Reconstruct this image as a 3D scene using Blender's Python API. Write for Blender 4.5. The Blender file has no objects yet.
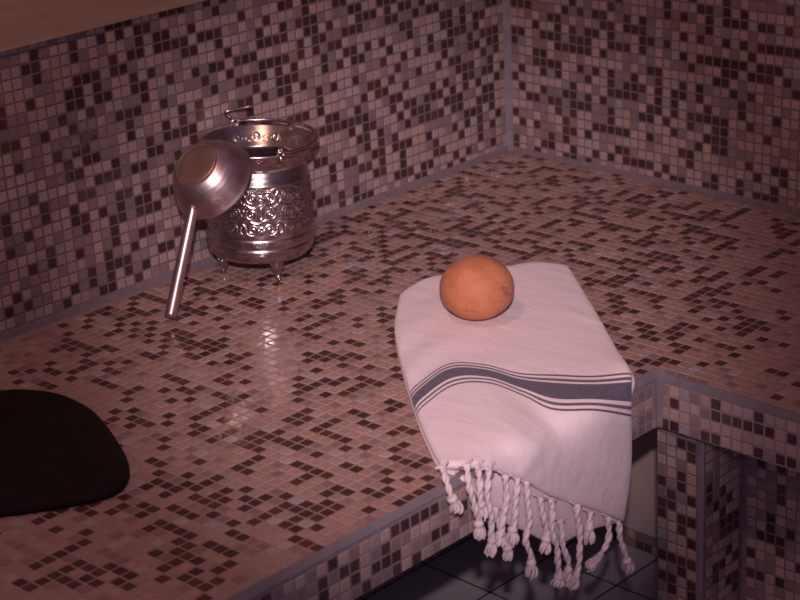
import bpy, bmesh, math, random
import numpy as np
from mathutils import Vector, Matrix

# ---------------------------------------------------------------- units: one mosaic tile pitch = 15 mm
U = 0.015
random.seed(7)
S = bpy.context.scene
COL = S.collection
FLOOR_Z = -30.0          # floor level, in tiles below the bench top
BX, BY = 38.4, 48.45     # planes of the bench's two fronts
APRON = 4.9              # height of the bench front

# ---------------------------------------------------------------- materials
def new_mat(name):
    m = bpy.data.materials.new(name); m.use_nodes = True
    nt = m.node_tree
    return m, nt, nt.nodes['Principled BSDF'], nt.nodes, nt.links

def noise_mat(name, c1, c2, scale=20, rough=.6, metallic=0., bump=0., bump_scale=200, detail=4, stretch=None, sheen=0., spec=.5):
    m, nt, b, N, L = new_mat(name)
    tc = N.new('ShaderNodeTexCoord'); src = tc.outputs['Object']
    if stretch:
        mp = N.new('ShaderNodeMapping'); mp.inputs['Scale'].default_value = stretch
        L.new(src, mp.inputs['Vector']); src = mp.outputs['Vector']
    n = N.new('ShaderNodeTexNoise'); n.inputs['Scale'].default_value = scale; n.inputs['Detail'].default_value = detail
    L.new(src, n.inputs['Vector'])
    r = N.new('ShaderNodeValToRGB')
    r.color_ramp.elements[0].position = .35; r.color_ramp.elements[1].position = .65
    r.color_ramp.elements[0].color = (*c1, 1); r.color_ramp.elements[1].color = (*c2, 1)
    L.new(n.outputs['Fac'], r.inputs['Fac']); L.new(r.outputs['Color'], b.inputs['Base Color'])
    b.inputs['Roughness'].default_value = rough; b.inputs['Metallic'].default_value = metallic
    b.inputs['Specular IOR Level'].default_value = spec
    if sheen: b.inputs['Sheen Weight'].default_value = sheen
    if bump:
        n2 = N.new('ShaderNodeTexNoise'); n2.inputs['Scale'].default_value = bump_scale; n2.inputs['Detail'].default_value = 5
        L.new(src, n2.inputs['Vector'])
        bp = N.new('ShaderNodeBump'); bp.inputs['Strength'].default_value = bump; bp.inputs['Distance'].default_value = .001
        L.new(n2.outputs['Fac'], bp.inputs['Height']); L.new(bp.outputs['Normal'], b.inputs['Normal'])
    return m

def tile_mat():
    m, nt, b, N, L = new_mat('glazed_mosaic')
    a = N.new('ShaderNodeAttribute'); a.attribute_name = 'tile_colour'
    tc = N.new('ShaderNodeTexCoord')
    n = N.new('ShaderNodeTexNoise'); n.inputs['Scale'].default_value = 260; n.inputs['Detail'].default_value = 3
    L.new(tc.outputs['Object'], n.inputs['Vector'])
    mr = N.new('ShaderNodeMapRange'); mr.inputs['To Min'].default_value = .82; mr.inputs['To Max'].default_value = 1.18
    L.new(n.outputs['Fac'], mr.inputs['Value'])
    mx = N.new('ShaderNodeVectorMath'); mx.operation = 'SCALE'
    L.new(a.outputs['Color'], mx.inputs[0]); L.new(mr.outputs['Result'], mx.inputs['Scale'])
    L.new(mx.outputs['Vector'], b.inputs['Base Color'])
    n2 = N.new('ShaderNodeTexNoise'); n2.inputs['Scale'].default_value = 60
    L.new(tc.outputs['Object'], n2.inputs['Vector'])
    mr2 = N.new('ShaderNodeMapRange'); mr2.inputs['To Min'].default_value = .09; mr2.inputs['To Max'].default_value = .17
    L.new(n2.outputs['Fac'], mr2.inputs['Value']); L.new(mr2.outputs['Result'], b.inputs['Roughness'])
    b.inputs['Specular IOR Level'].default_value = .5
    return m

M_TILE = tile_mat()
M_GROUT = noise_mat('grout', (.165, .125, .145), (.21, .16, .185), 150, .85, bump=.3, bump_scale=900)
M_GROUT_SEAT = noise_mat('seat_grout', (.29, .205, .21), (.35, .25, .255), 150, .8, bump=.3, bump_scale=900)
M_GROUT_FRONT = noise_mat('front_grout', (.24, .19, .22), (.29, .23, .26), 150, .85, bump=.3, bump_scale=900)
M_TRIM = noise_mat('grey_edge_trim', (.195, .16, .19), (.235, .195, .23), 40, .6, bump=.15, bump_scale=700)
M_FLOOR = None
M_PANEL = noise_mat('cream_panel', (.50, .35, .345), (.56, .395, .385), 12, .6, bump=.1, bump_scale=300)
M_WOOD = noise_mat('brown_wood', (.40, .27, .20), (.49, .335, .25), 6, .5, stretch=(1, 1, 14), bump=.1, bump_scale=30)
M_DARK = noise_mat('dark_plaster', (.10, .08, .085), (.13, .10, .105), 20, .8)
M_MAT = noise_mat('dark_brown_mat', (.013, .007, .007), (.018, .0095, .0092), 60, .9, bump=.5, bump_scale=1200, spec=.2)
M_BALL = None

def floor_mat():
    m, nt, b, N, L = new_mat('grey_floor_tiles')
    tc = N.new('ShaderNodeTexCoord')
    mp = N.new('ShaderNodeMapping')
    p = 8.45 * U
    mp.inputs['Location'].default_value = (-35.0 * U / p + 40, -26.5 * U / p + 40, 0)
    mp.inputs['Scale'].default_value = (1 / p, 1 / p, 1)
    L.new(tc.outputs['Object'], mp.inputs['Vector'])
    sp = N.new('ShaderNodeSeparateXYZ'); L.new(mp.outputs['Vector'], sp.inputs[0])
    ds = []
    for ax in 'XY':
        f = N.new('ShaderNodeMath'); f.operation = 'FRACT'; L.new(sp.outputs[ax], f.inputs[0])
        s = N.new('ShaderNodeMath'); s.operation = 'SUBTRACT'; L.new(f.outputs[0], s.inputs[0]); s.inputs[1].default_value = .5
        a = N.new('ShaderNodeMath'); a.operation = 'ABSOLUTE'; L.new(s.outputs[0], a.inputs[0]); ds.append(a)
    mxn = N.new('ShaderNodeMath'); mxn.operation = 'MAXIMUM'
    L.new(ds[0].outputs[0], mxn.inputs[0]); L.new(ds[1].outputs[0], mxn.inputs[1])
    g = N.new('ShaderNodeMath'); g.operation = 'GREATER_THAN'; L.new(mxn.outputs[0], g.inputs[0]); g.inputs[1].default_value = .488
    n = N.new('ShaderNodeTexNoise'); n.inputs['Scale'].default_value = 15; L.new(tc.outputs['Object'], n.inputs['Vector'])
    r = N.new('ShaderNodeValToRGB'); r.color_ramp.elements[0].color = (.46, .42, .48, 1); r.color_ramp.elements[1].color = (.55, .50, .56, 1)
    L.new(n.outputs['Fac'], r.inputs['Fac'])
    mix = N.new('ShaderNodeMixRGB'); L.new(g.outputs[0], mix.inputs['Fac']); L.new(r.outputs['Color'], mix.inputs['Color1'])
    mix.inputs['Color2'].default_value = (.015, .012, .014, 1)
    L.new(mix.outputs['Color'], b.inputs['Base Color']); b.inputs['Roughness'].default_value = .5
    return m
M_FLOOR = floor_mat()

def towel_mat():
    m, nt, b, N, L = new_mat('white_cotton_weave')
    uv = N.new('ShaderNodeUVMap'); uv.uv_map = 'weave'
    sp = N.new('ShaderNodeSeparateXYZ'); L.new(uv.outputs['UV'], sp.inputs[0])
    t = N.new('ShaderNodeMapRange'); t.inputs['From Min'].default_value = 3 / 6; t.inputs['From Max'].default_value = 4 / 6
    t.clamp = False
    L.new(sp.outputs['Y'], t.inputs['Value'])
    r = N.new('ShaderNodeValToRGB'); r.color_ramp.interpolation = 'CONSTANT'
    W = (.87, .735, .775, 1); D = (.125, .105, .15, 1); G = (.16, .13, .175, 1)
    els = [(0, W), (.10, D), (.135, W), (.18, G), (.235, W), (.27, G), (.30, D), (.58, W), (.645, G), (.70, W), (.76, D), (.80, W)]
    cr = r.color_ramp
    cr.elements[0].position = 0; cr.elements[0].color = W
    cr.elements[1].position = .10; cr.elements[1].color = D
    for pos, c in els[2:]:
        e = cr.elements.new(pos); e.color = c
    mr = N.new('ShaderNodeMapRange'); mr.inputs['From Min'].default_value = -.15; mr.inputs['From Max'].default_value = 1.2
    L.new(t.outputs['Result'], mr.inputs['Value']); L.new(mr.outputs['Result'], r.inputs['Fac'])
    tc = N.new('ShaderNodeTexCoord')
    wv = N.new('ShaderNodeTexNoise'); wv.inputs['Scale'].default_value = 650; wv.inputs['Detail'].default_value = 2
    L.new(tc.outputs['Object'], wv.inputs['Vector'])
    mr2 = N.new('ShaderNodeMapRange'); mr2.inputs['From Min'].default_value = .3; mr2.inputs['From Max'].default_value = .7
    mr2.inputs['To Min'].default_value = .55; mr2.inputs['To Max'].default_value = 1.5
    L.new(wv.outputs['Fac'], mr2.inputs['Value'])
    # threads show mostly in the dark band
    mx = N.new('ShaderNodeVectorMath'); mx.operation = 'SCALE'
    L.new(r.outputs['Color'], mx.inputs[0]); L.new(mr2.outputs['Result'], mx.inputs['Scale'])
    bw = N.new('ShaderNodeRGBToBW'); L.new(r.outputs['Color'], bw.inputs[0])
    dk = N.new('ShaderNodeMapRange'); dk.inputs['From Min'].default_value = .2; dk.inputs['From Max'].default_value = .6
    dk.inputs['To Min'].default_value = .9; dk.inputs['To Max'].default_value = .12; L.new(bw.outputs[0], dk.inputs['Value'])
    mixf = N.new('ShaderNodeMixRGB'); L.new(dk.outputs['Result'], mixf.inputs['Fac'])
    L.new(r.outputs['Color'], mixf.inputs['Color1']); L.new(mx.outputs['Vector'], mixf.inputs['Color2'])
    L.new(mixf.outputs['Color'], b.inputs['Base Color'])
    b.inputs['Roughness'].default_value = .9; b.inputs['Specular IOR Level'].default_value = .15
    b.inputs['Sheen Weight'].default_value = .15
    n1 = N.new('ShaderNodeTexNoise'); n1.inputs['Scale'].default_value = 45; n1.inputs['Detail'].default_value = 3
    mp = N.new('ShaderNodeMapping'); mp.inputs['Scale'].default_value = (1, .35, 1); mp.inputs['Rotation'].default_value = (0, 0, .6)
    L.new(tc.outputs['Object'], mp.inputs['Vector']); L.new(mp.outputs['Vector'], n1.inputs['Vector'])
    bp = N.new('ShaderNodeBump'); bp.inputs['Strength'].default_value = .45; bp.inputs['Distance'].default_value = .004
    L.new(n1.outputs['Fac'], bp.inputs['Height'])
    bp2 = N.new('ShaderNodeBump'); bp2.inputs['Strength'].default_value = .25; bp2.inputs['Distance'].default_value = .0006
    L.new(wv.outputs['Fac'], bp2.inputs['Height']); L.new(bp.outputs['Normal'], bp2.inputs['Normal'])
    L.new(bp2.outputs['Normal'], b.inputs['Normal'])
    return m
M_TOWEL = towel_mat()
M_FRINGE = noise_mat('white_cotton_fringe', (.74, .61, .65), (.86, .71, .755), 300, .9, bump=.5, bump_scale=1500, spec=.15)

def silver_mat(name, c1, c2, rough):
    m, nt, b, N, L = new_mat(name)
    tc = N.new('ShaderNodeTexCoord')
    n = N.new('ShaderNodeTexNoise'); n.inputs['Scale'].default_value = 45; n.inputs['Detail'].default_value = 5
    L.new(tc.outputs['Object'], n.inputs['Vector'])
    r = N.new('ShaderNodeValToRGB'); r.color_ramp.elements[0].color = (*c1, 1); r.color_ramp.elements[1].color = (*c2, 1)
    r.color_ramp.elements[0].position = .3; r.color_ramp.elements[1].position = .7
    L.new(n.outputs['Fac'], r.inputs['Fac']); L.new(r.outputs['Color'], b.inputs['Base Color'])
    b.inputs['Metallic'].default_value = 1
    mr = N.new('ShaderNodeMapRange'); mr.inputs['To Min'].default_value = rough * .75; mr.inputs['To Max'].default_value = rough * 1.3
    L.new(n.outputs['Fac'], mr.inputs['Value']); L.new(mr.outputs['Result'], b.inputs['Roughness'])
    n2 = N.new('ShaderNodeTexNoise'); n2.inputs['Scale'].default_value = 110; L.new(tc.outputs['Object'], n2.inputs['Vector'])
    bp = N.new('ShaderNodeBump'); bp.inputs['Strength'].default_value = .12; bp.inputs['Distance'].default_value = .001
    L.new(n2.outputs['Fac'], bp.inputs['Height']); L.new(bp.outputs['Normal'], b.inputs['Normal'])
    return m
M_SILVER = silver_mat('tinned_metal', (.52, .43, .43), (.66, .56, .56), .25)
M_SILVER2 = silver_mat('ladle_metal', (.68, .53, .51), (.78, .62, .60), .36)
M_HOLE = noise_mat('dark_hollow', (.02, .015, .015), (.03, .02, .02), 40, .7)

def ball_mat():
    m, nt, b, N, L = new_mat('terracotta_soap')
    tc = N.new('ShaderNodeTexCoord')
    n = N.new('ShaderNodeTexNoise'); n.inputs['Scale'].default_value = 40; n.inputs['Detail'].default_value = 6
    L.new(tc.outputs['Object'], n.inputs['Vector'])
    r = N.new('ShaderNodeValToRGB'); r.color_ramp.elements[0].color = (.50, .175, .085, 1); r.color_ramp.elements[1].color = (.58, .235, .118, 1)
    r.color_ramp.elements[0].position = .35; r.color_ramp.elements[1].position = .65
    L.new(n.outputs['Fac'], r.inputs['Fac'])
    # pores
    v = N.new('ShaderNodeTexVoronoi'); v.inputs['Scale'].default_value = 260; L.new(tc.outputs['Object'], v.inputs['Vector'])
    n3 = N.new('ShaderNodeTexNoise'); n3.inputs['Scale'].default_value = 28; L.new(tc.outputs['Object'], n3.inputs['Vector'])
    gt = N.new('ShaderNodeMath'); gt.operation = 'LESS_THAN'; L.new(v.outputs['Distance'], gt.inputs[0]); gt.inputs[1].default_value = .26
    g2 = N.new('ShaderNodeMath'); g2.operation = 'GREATER_THAN'; L.new(n3.outputs['Fac'], g2.inputs[0]); g2.inputs[1].default_value = .55
    mu = N.new('ShaderNodeMath'); mu.operation = 'MULTIPLY'; L.new(gt.outputs[0], mu.inputs[0]); L.new(g2.outputs[0], mu.inputs[1])
    mix = N.new('ShaderNodeMixRGB'); L.new(mu.outputs[0], mix.inputs['Fac']); L.new(r.outputs['Color'], mix.inputs['Color1'])
    mix.inputs['Color2'].default_value = (.30, .12, .06, 1)
    a = N.new('ShaderNodeAttribute'); a.attribute_name = 'stain'
    mix2 = N.new('ShaderNodeMixRGB'); L.new(a.outputs['Fac'], mix2.inputs['Fac']); L.new(mix.outputs['Color'], mix2.inputs['Color1'])
    mix2.inputs['Color2'].default_value = (.17, .08, .06, 1)
    L.new(mix2.outputs['Color'], b.inputs['Base Color'])
    b.inputs['Roughness'].default_value = .75
    b.inputs['Subsurface Weight'].default_value = .6; b.inputs['Subsurface Radius'].default_value = (1, .45, .25); b.inputs['Subsurface Scale'].default_value = .012
    bp = N.new('ShaderNodeBump'); bp.inputs['Strength'].default_value = .5; bp.inputs['Distance'].default_value = .001; bp.invert = True
    L.new(mu.outputs[0], bp.inputs['Height']); L.new(bp.outputs['Normal'], b.inputs['Normal'])
    return m
M_BALL = ball_mat()

# ---------------------------------------------------------------- object helpers
def obj_from(name, verts, faces, mats, parent=None, smooth=False, mat_idx=None):
    me = bpy.data.meshes.new(name)
    me.from_pydata([tuple(v) for v in verts], [], faces)
    for m in (mats if isinstance(mats, (list, tuple)) else [mats]): me.materials.append(m)
    if mat_idx is not None: me.polygons.foreach_set('material_index', mat_idx)
    if smooth: me.polygons.foreach_set('use_smooth', [True] * len(me.polygons))
    me.update()
    o = bpy.data.objects.new(name, me); COL.objects.link(o)
    if parent: o.parent = parent; o.matrix_parent_inverse = parent.matrix_world.inverted()
    return o

def empty(name, loc=(0, 0, 0)):
    o = bpy.data.objects.new(name, None); COL.objects.link(o); o.location = loc; o.empty_display_size = .02
    bpy.context.view_layer.update()
    return o

def tag(o, label=None, cat=None, kind=None, group=None):
    if label: o['label'] = label
    if cat: o['category'] = cat
    if kind: o['kind'] = kind
    if group: o['group'] = group
    return o

def fix_normals(o):
    bm = bmesh.new(); bm.from_mesh(o.data); bmesh.ops.recalc_face_normals(bm, faces=bm.faces); bm.to_mesh(o.data); bm.free()

def box(verts, faces, a, b):
    i = len(verts)
    (x0, y0, z0), (x1, y1, z1) = a, b
    verts += [Vector(v) * U for v in [(x0,y0,z0),(x1,y0,z0),(x1,y1,z0),(x0,y1,z0),(x0,y0,z1),(x1,y0,z1),(x1,y1,z1),(x0,y1,z1)]]
    faces += [tuple(i + k for k in f) for f in [(0,3,2,1),(4,5,6,7),(0,1,5,4),(1,2,6,5),(2,3,7,6),(3,0,4,7)]]

def box_obj(name, a, b, mat, parent=None, bevel=0):
    v, f = [], []; box(v, f, a, b)
    o = obj_from(name, v, f, mat, parent)
    if bevel:
        md = o.modifiers.new('bevel', 'BEVEL'); md.width = bevel * U; md.segments = 2
    return o

# ---- mosaic
WALL = dict(
    dark=[(.072, .033, .031), (.082, .038, .034), (.064, .030, .030), (.094, .043, .038)],
    mid=[(.275, .185, .185), (.245, .165, .175), (.295, .195, .195), (.255, .175, .185)],
    light=[(.45, .305, .28), (.43, .295, .275), (.465, .31, .275), (.41, .285, .28), (.39, .27, .257)],
    pale=[(.40, .31, .33), (.37, .295, .315)], split=(.36, .92))
SEAT = dict(
    dark=[(.095, .038, .031), (.085, .035, .030), (.105, .042, .033), (.075, .031, .028)],
    mid=[(.30, .17, .16), (.275, .158, .156)],
    light=[(.41, .245, .21), (.39, .235, .208), (.42, .252, .208), (.38, .235, .215), (.365, .222, .20)],
    pale=[(.42, .31, .315), (.40, .30, .305)], split=(.20, .94))

def tile_colour(rnd, dark, pal):
    if dark is None: dark = rnd.random() < .23
    if dark: c = rnd.choice(pal['dark'])
    else:
        q = rnd.random()
        c = rnd.choice(pal['mid']) if q < pal['split'][0] else rnd.choice(pal['light']) if q < pal['split'][1] else rnd.choice(pal['pale'])
    k = rnd.uniform(.93, 1.07)
    return tuple(x * k for x in c)

# which tiles of the laid pattern are the dark ones: for each column, its dark rows
D_LEFT = (1, 24, [
[10,19,21,22],[5,9,12,13,14,17,23,24],[2,4,6,7,8,10,11,13,14,17,18,23],[7,8,10,12,14,16,22],
[3,4,5,6,7,9,13,15,16,20,22],[6,10,11,13,14],[2,5,6,9,10,11,15,16,17,23],[1,4,7,8,11,12,15,20,21],
[2,5,7,8,9,12,14,15,16,17,22,24],[1,8,10,13,14,16,17],[3,7,9,12,18,21,22],[3,4,7,9,10,14,15,18,23],
[2,5,7,8,9,19,20],[1,2,7,8,12,14,18,21],[1,8,9,16,17,19],[2,5,7,9,11,14,17,19,21,23],
[2,3,4,5,8,10,13,18,20,23,24],[2,5,6,9,10,12,15,18,19,20,21],[11,14,16,20,21,24],[3,4,5,6,7,11,12,19,21,22,23],
[3,5,8,12,16,19,21,22],[1,4,6,7,8,9,11,15,18,19,20,23],[1,4,7,9,10,13,15,16,18,20],[1,2,5,8,9,16,18,21],
[5,9,15,17,21,22],[1,2,9,10,13,17,19],[4,5,9,10,15,16,18,23],[2,6,9,11,12,13,17,18,19,20,22,24],
[2,6,9,19,20,21,22,23],[1,3,11,14,17,18,20,24],[1,11,15,16,22],[4,8,10,11,13,14,15,17,19,20,22],
[1,2,7,8,10,14,15,16,17,19,24],[6,17,19,21],[1,2,7,11,14,16,17,19,20],[1,9,10,15,16,18],
[4,6,11,13,14,16,18,22,24],[6,12,14,16,18],[17,19,24],[3,7,8,9,11,18,20,21,23],
[3,6,10,11,16,18,21,24],[4,11,17,21],[14,15,18,20,22],[11,12,13,20,21,24],
[8,9,13,14,15,21,24],[3,11,13,18,21,22,24],[1,4,8,10,13,14,16,21,22],[3,8,12,19,23],
[3,7,12,13,17,18,21,22,23],[5,7,8,9,11,16,18,19,21,24],[2,5,7,8,11,14,15,16,20,23,24],[1,4,9,16,20,21,24],
[2,3,7,8,9,11,12,18,23],[3,5,6,7,11,18,19,20],[1,2,3,4,8,11,13,15,17,20],[1,10,13,14,15,18,19,20,22,23],
[2,3,7,8,10,12,14,16,18,19],[5,8,9,12,13,17],[2,14],[1,16,21,22,23],
[5,6,9,10,19,22],[11],[5,8,14,16],[2,16,18,19,24],
[3,7,9,10,22,23,24],[2,11,12],[7,10,11,20,22,24],])
D_RIGHT = (1, 24, [
[1,2,5,9,13,14,17,18],[4,8,10,14,17,18],[7,17,21],[1,4,7,11,12,15,22],
[2,8,10,11,12,14],[2,3,7,11,14,16],[6,7,10,11,13,14,15,16,23],[1,3,4,5,8,13,17,23,24],
[1,2,4,6,7,8,9,13,14,15,18,22],[7,11,13,14,17,20,24],[1,4,7,8,10,13,14,15,20,22],[2,5,11,15,17,24],
[5,8,13,16,17],[2,5,6,7,9,10,11,14,15,16,18,24],[3,5,9,14,19,20],[2,3,5,9,10,14,16,17],
[2,9,10,11,16,22],[2,7,10,14,15,16,17,21,23],[2,5,7,8,12,15,20,21,22],[1,8,9,10,11,12,22],
[2,7,15,18,19,21,24],[1,6,8,9,10],[1,4,10,11,14,16,18,21,23],[3,4,7,8,13,20,21,23,24],
[5,8,10,11,14,16,19,21],[1,6,8,9,14,17,18,19,24],[1,2,5,6,7,8,12,14,21],[5,6,7,8,12,13,14,16,18,19,20,22],
[11,13,14,18,23,24],[1,2,9,10,14,16,18,19,21],[4,8,11,13,15],[1,3,13,14,16,18,22,23,24],
[1,7,13,14,16,18,24],[1,2,4,9,14,16],[3,4,13,16,18,20,24],[12,16,24],
[10,11,16,20],[1,2,6,13,18,21,22,23],])
D_BENCH = (-1, 60, [
[40,52,54,58],[3,5,15,38,41,47,50,58],[10,16,24,39,41,48,52,53,57],[4,7,8,9,14,17,22,23,32,42,44,45,51,53,55],
[2,3,5,7,11,12,13,14,23,27,32,36,38,39,45,51],[1,4,7,10,13,19,21,22,27,30,32,37,41,51,52,54,55,57],[6,8,10,11,15,17,19,21,23,25,26,27,29,30,32,37,38,39,48,50,51,52],[1,3,5,11,12,16,17,21,22,23,25,30,31,32,38,39,41,50,52,53,55],
[10,18,20,26,27,28,29,30,33,34,39,41,46,60],[1,2,3,9,12,16,17,19,20,23,24,28,41,47,54,56],[5,8,9,15,17,18,23,24,26,27,30,31,32,44],[2,7,14,18,20,21,24,29,31,32,33,34,35,36,41,42,48,50,51,55,58],
[3,5,12,14,18,28,31,34,36,41,46,47,53,55,56,57,59,60],[1,4,11,14,16,17,19,20,21,22,28,32,34,36,37,41,53,55],[2,4,5,7,8,9,12,15,23,24,25,26,27,29,33,36,46,50],[4,5,6,7,10,11,12,16,20,21,24,25,29,31,46,47,48,58],
[5,9,13,15,19,21,27,29,30,34,37,42,44,51,60],[1,9,10,19,24,28,29,30,36,42,44,49,51,53,58],[5,9,11,13,15,19,21,24,26,32,33,34,42,50,53,58],[4,13,15,17,29,31,32,33,34,35,38,40,44,49,52,53,57,58],
[3,4,6,7,8,11,14,17,19,20,21,24,25,26,33,36,38,40,43,46,58],[2,11,12,14,16,23,26,31,32,33,35,36,39,40,42,55,60],[4,5,10,12,14,16,17,20,21,25,29,30,31,35,39,42,51,53,57],[1,5,12,13,14,15,16,19,20,22,23,24,26,32,33,38,41,42,43,54,56,58,60],
[3,4,5,8,9,12,14,15,17,18,23,27,28,29,34,38,41,42,49,55,56],[2,5,6,7,9,10,11,19,20,21,22,23,31,33,34,36,41,43,44,45,50,53],[2,3,7,8,9,14,15,16,17,23,26,28,33,34,41,42,44,46,55,58],[1,2,3,5,6,10,11,12,13,14,15,16,19,20,26,31,32,33,34,36,37,38,39,43,47,48,49,54,55],
[7,9,10,13,25,26,30,32,39,43,46,48,49,50,56,58],[1,3,6,8,13,17,19,25,35,36,40,45,48,49],[2,4,5,9,12,15,16,17,36,37,47,49,51,53],[3,4,9,10,12,14,16,18,25,26,28,31,37,38,39,44,45,56,59],
[3,4,7,11,12,14,17,25,29,38,44,51],[2,3,4,6,8,9,10,12,14,18,19,23,30,36,37,41,42,44,45,47,49,50,57,60],[1,2,4,11,13,14,17,21,26,33,34,42,43,45,51],[1,6,9,11,15,16,19,36,39,40,43,44,46,47,55,56],
[4,5,7,15,22,24,29,31,42,47,51,58,59],[6,9,13,16,26,27,30,38,39,50],[9,12,13,14,16,17,23,25,26,29,34,42,43,47,48],[1,3,4,14,16,21,23,29,46,47,58],
[5,11,14,18,21,23,26,28,33,36,38,39,40,42,44,45,46,47],[2,10,16,17,26,31,37,38,39,45,47],[8,11,15,22,27,33,37],[7,15,16,21,32,45],
[7,9,13,16,17,22,23,29,31,42,43,44,47],[8,15,16,23,28,29,32],[13,16,19,21,25,27,36,42],[3,6,7,13,18,19,22,26,36,42,43,47],
[1,2,3,6,7,8,10,11,14,17,19,27,31,32,44,48],[2,4,5,6,10,11,12,17,19,36,44,45,47],[5,7,19,24,25,29,32,40,45,49,52],[3,9,10,18,20,21,23,34,35,38,44,49,50],
[4,6,8,14,26,27,31,33,39,49],[1,2,3,4,6,7,8,9,11,24,25,26,29,32,33,47,48,49,51],[1,8,13,23,24,25,27,38,39,44,45,48,49],[2,5,8,10,24,30,31,32,36,38,42,47],
[3,4,5,15,26,29,31,43,46,48],[1,4,7,10,11,12,14,15,16,19,28,29,31,35,36,40,45],[1,2,4,6,8,10,11,12,13,14,15,16,18,19,26,28,31,36,46,47,48],[1,5,7,9,11,13,14,16,19,21,27,28,30,47],
[2,6,8,10,12,15,16,18,28,34,35,39,40,43,46],[3,6,13,21,23,29,36,37,39,43,46],[1,12,13,21,22,31,34,41],[3,8,9,25,31,32,34,41,44],
[4,5,6,7,8,12,17,18,19,21,23,24,25,28,31,32,34,35,36,37,39,42,43,44],[5,6,8,11,20,21,25,38,46],[5,9,10,12,13,19,22,25,32,34,35,43,45,47],[10,17,21,25,27,31,32,33,34,35,37,40,41,44,47],
[7,10,13,14,15,17,25,29,31,32,45,47],[8,9,11,18,23,26,27,29,31,32,33,37,38,39,40,44,45,47],[1,7,20,24,27,29,34,39,42,43],[2,6,10,11,19,21,22,23,34,39,42,46],
[4,8,20,22,26,34,35,43,44],[1,5,12,17,20,27,31,40,42,43,44],[3,5,11,13,19,21,34,37,39,41,42,43,44],[2,5,10,16,21,24,28,29,32,34,36,38,39,41,43,45],
[3,7,16,18,24,30,33,34,36,37,39,41,43,44],[1,5,8,14,17,19,22,26,31,32,33,35,36,37,41,45,46,47,60],[14,19,22,23,31,33,38,40],[4,7,8,18,20,21,25,35,36,37,41,42],
[1,3,11,14,17,21,25,27,29,31,33,34,55,60],[5,18,21,23,25,26,32,34,36,37,38,39,41,42,43],[9,11,14,17,18,21,30,32,36,39,40,44,56,59],[5,8,11,14,21,24,27,30,31,40,41,42,44,51,55,57],
[1,9,15,16,18,25,29,39,41,43,45,47,55],[1,3,15,25,29,33,41,43,44,45,49,53],[8,11,18,23,29,31,34,42,46,58],[3,5,8,9,20,21,24,34,38,39,40,47,52],
[5,9,10,12,21,23,25,26,34,36,37,38,40,41,48,52,54],[4,13,19,28,34,36,38,39,48,49,53,56,60],[6,7,18,25,34,36,37,38,46,48,50,53,56],[2,5,7,17,18,25,29,36,44,45,52,55,56],
[4,5,7,9,23,31,35,36,41,44,49,50,53],[4,7,9,10,15,22,28,31,39,52],])

def bitmap(d):
    i0, nj, cols = d; cols = [set(c) for c in cols]
    return lambda i, j: (j in cols[i - i0]) if i0 <= i < i0 + len(cols) and 1 <= j <= nj else None

def listed(dark, known):
    ds = set(dark); return lambda i, j: ((i, j) in ds) if known(i, j) else None

def mosaic(name, rects, parent=None, seed=1, pal=WALL, gap=.075, lift=.05, extra=None, clamp=None, grout=None):
    """rects: (centre of tile 0,0; step i; step j; normal; i range; j range; dark(i, j)); tiles stand a little proud of the grout bed."""
    rnd = random.Random(seed)
    V, F, MI, CC = [], [], [], []
    if extra:
        for a, b in extra:
            n0 = len(F); box(V, F, a, b); MI += [1] * (len(F) - n0); CC += [(.2, .16, .19)] * (len(F) - n0)
    for (o, du, dv, n, ri, rj, dark) in rects:
        o, du, dv, n = Vector(o), Vector(du), Vector(dv), Vector(n)
        for i in range(*ri):
            for j in range(*rj):
                c = tile_colour(rnd, dark(i, j) if dark else None, pal)
                g = gap + rnd.uniform(-.012, .012); s = .05; vs = []
                tilt = [rnd.uniform(-.014, .014) for q in range(4)]
                for (k, h) in ((g, -.01), (g + s, lift)):
                    for q, (a, bb) in enumerate(((k, k), (1 - k, k), (1 - k, 1 - k), (k, 1 - k))):
                        vs.append(o + du * (i + a - .5) + dv * (j + bb - .5) + n * (h + (tilt[q] if h > 0 else 0)))
                if clamp:
                    vs = clamp(vs)
                    if vs is None: continue
                b0 = len(V); V += [v * U for v in vs]
                F.append((b0 + 4, b0 + 5, b0 + 6, b0 + 7))
                for q in range(4): F.append((b0 + q, b0 + (q + 1) % 4, b0 + 4 + (q + 1) % 4, b0 + 4 + q))
                MI += [0] * 5; CC += [c] * 5
    ob = obj_from(name, V, F, [M_TILE, grout or M_GROUT], parent, mat_idx=MI)
    fix_normals(ob)
    me = ob.data
    at = me.attributes.new('tile_colour', 'FLOAT_COLOR', 'CORNER')
    arr = np.empty((len(me.loops), 4), np.float32); k = 0
    for f, c in zip(F, CC):
        arr[k:k + len(f), :3] = c; arr[k:k + len(f), 3] = 1; k += len(f)
    at.data.foreach_set('color', arr.ravel())
    return ob

# ---- tubes and lathes
def frames(pts):
    pts = [Vector(p) for p in pts]; T = []
    for i in range(len(pts)):
        a = pts[max(i - 1, 0)]; b = pts[min(i + 1, len(pts) - 1)]; T.append((b - a).normalized())
    up = Vector((0, 0, 1)) if abs(T[0].z) < .9 else Vector((1, 0, 0))
    nrm = (up - T[0] * up.dot(T[0])).normalized(); out = []
    for i, t in enumerate(T):
        nrm = (nrm - t * nrm.dot(t)).normalized(); out.append((pts[i], t, nrm, t.cross(nrm)))
    return out

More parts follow.
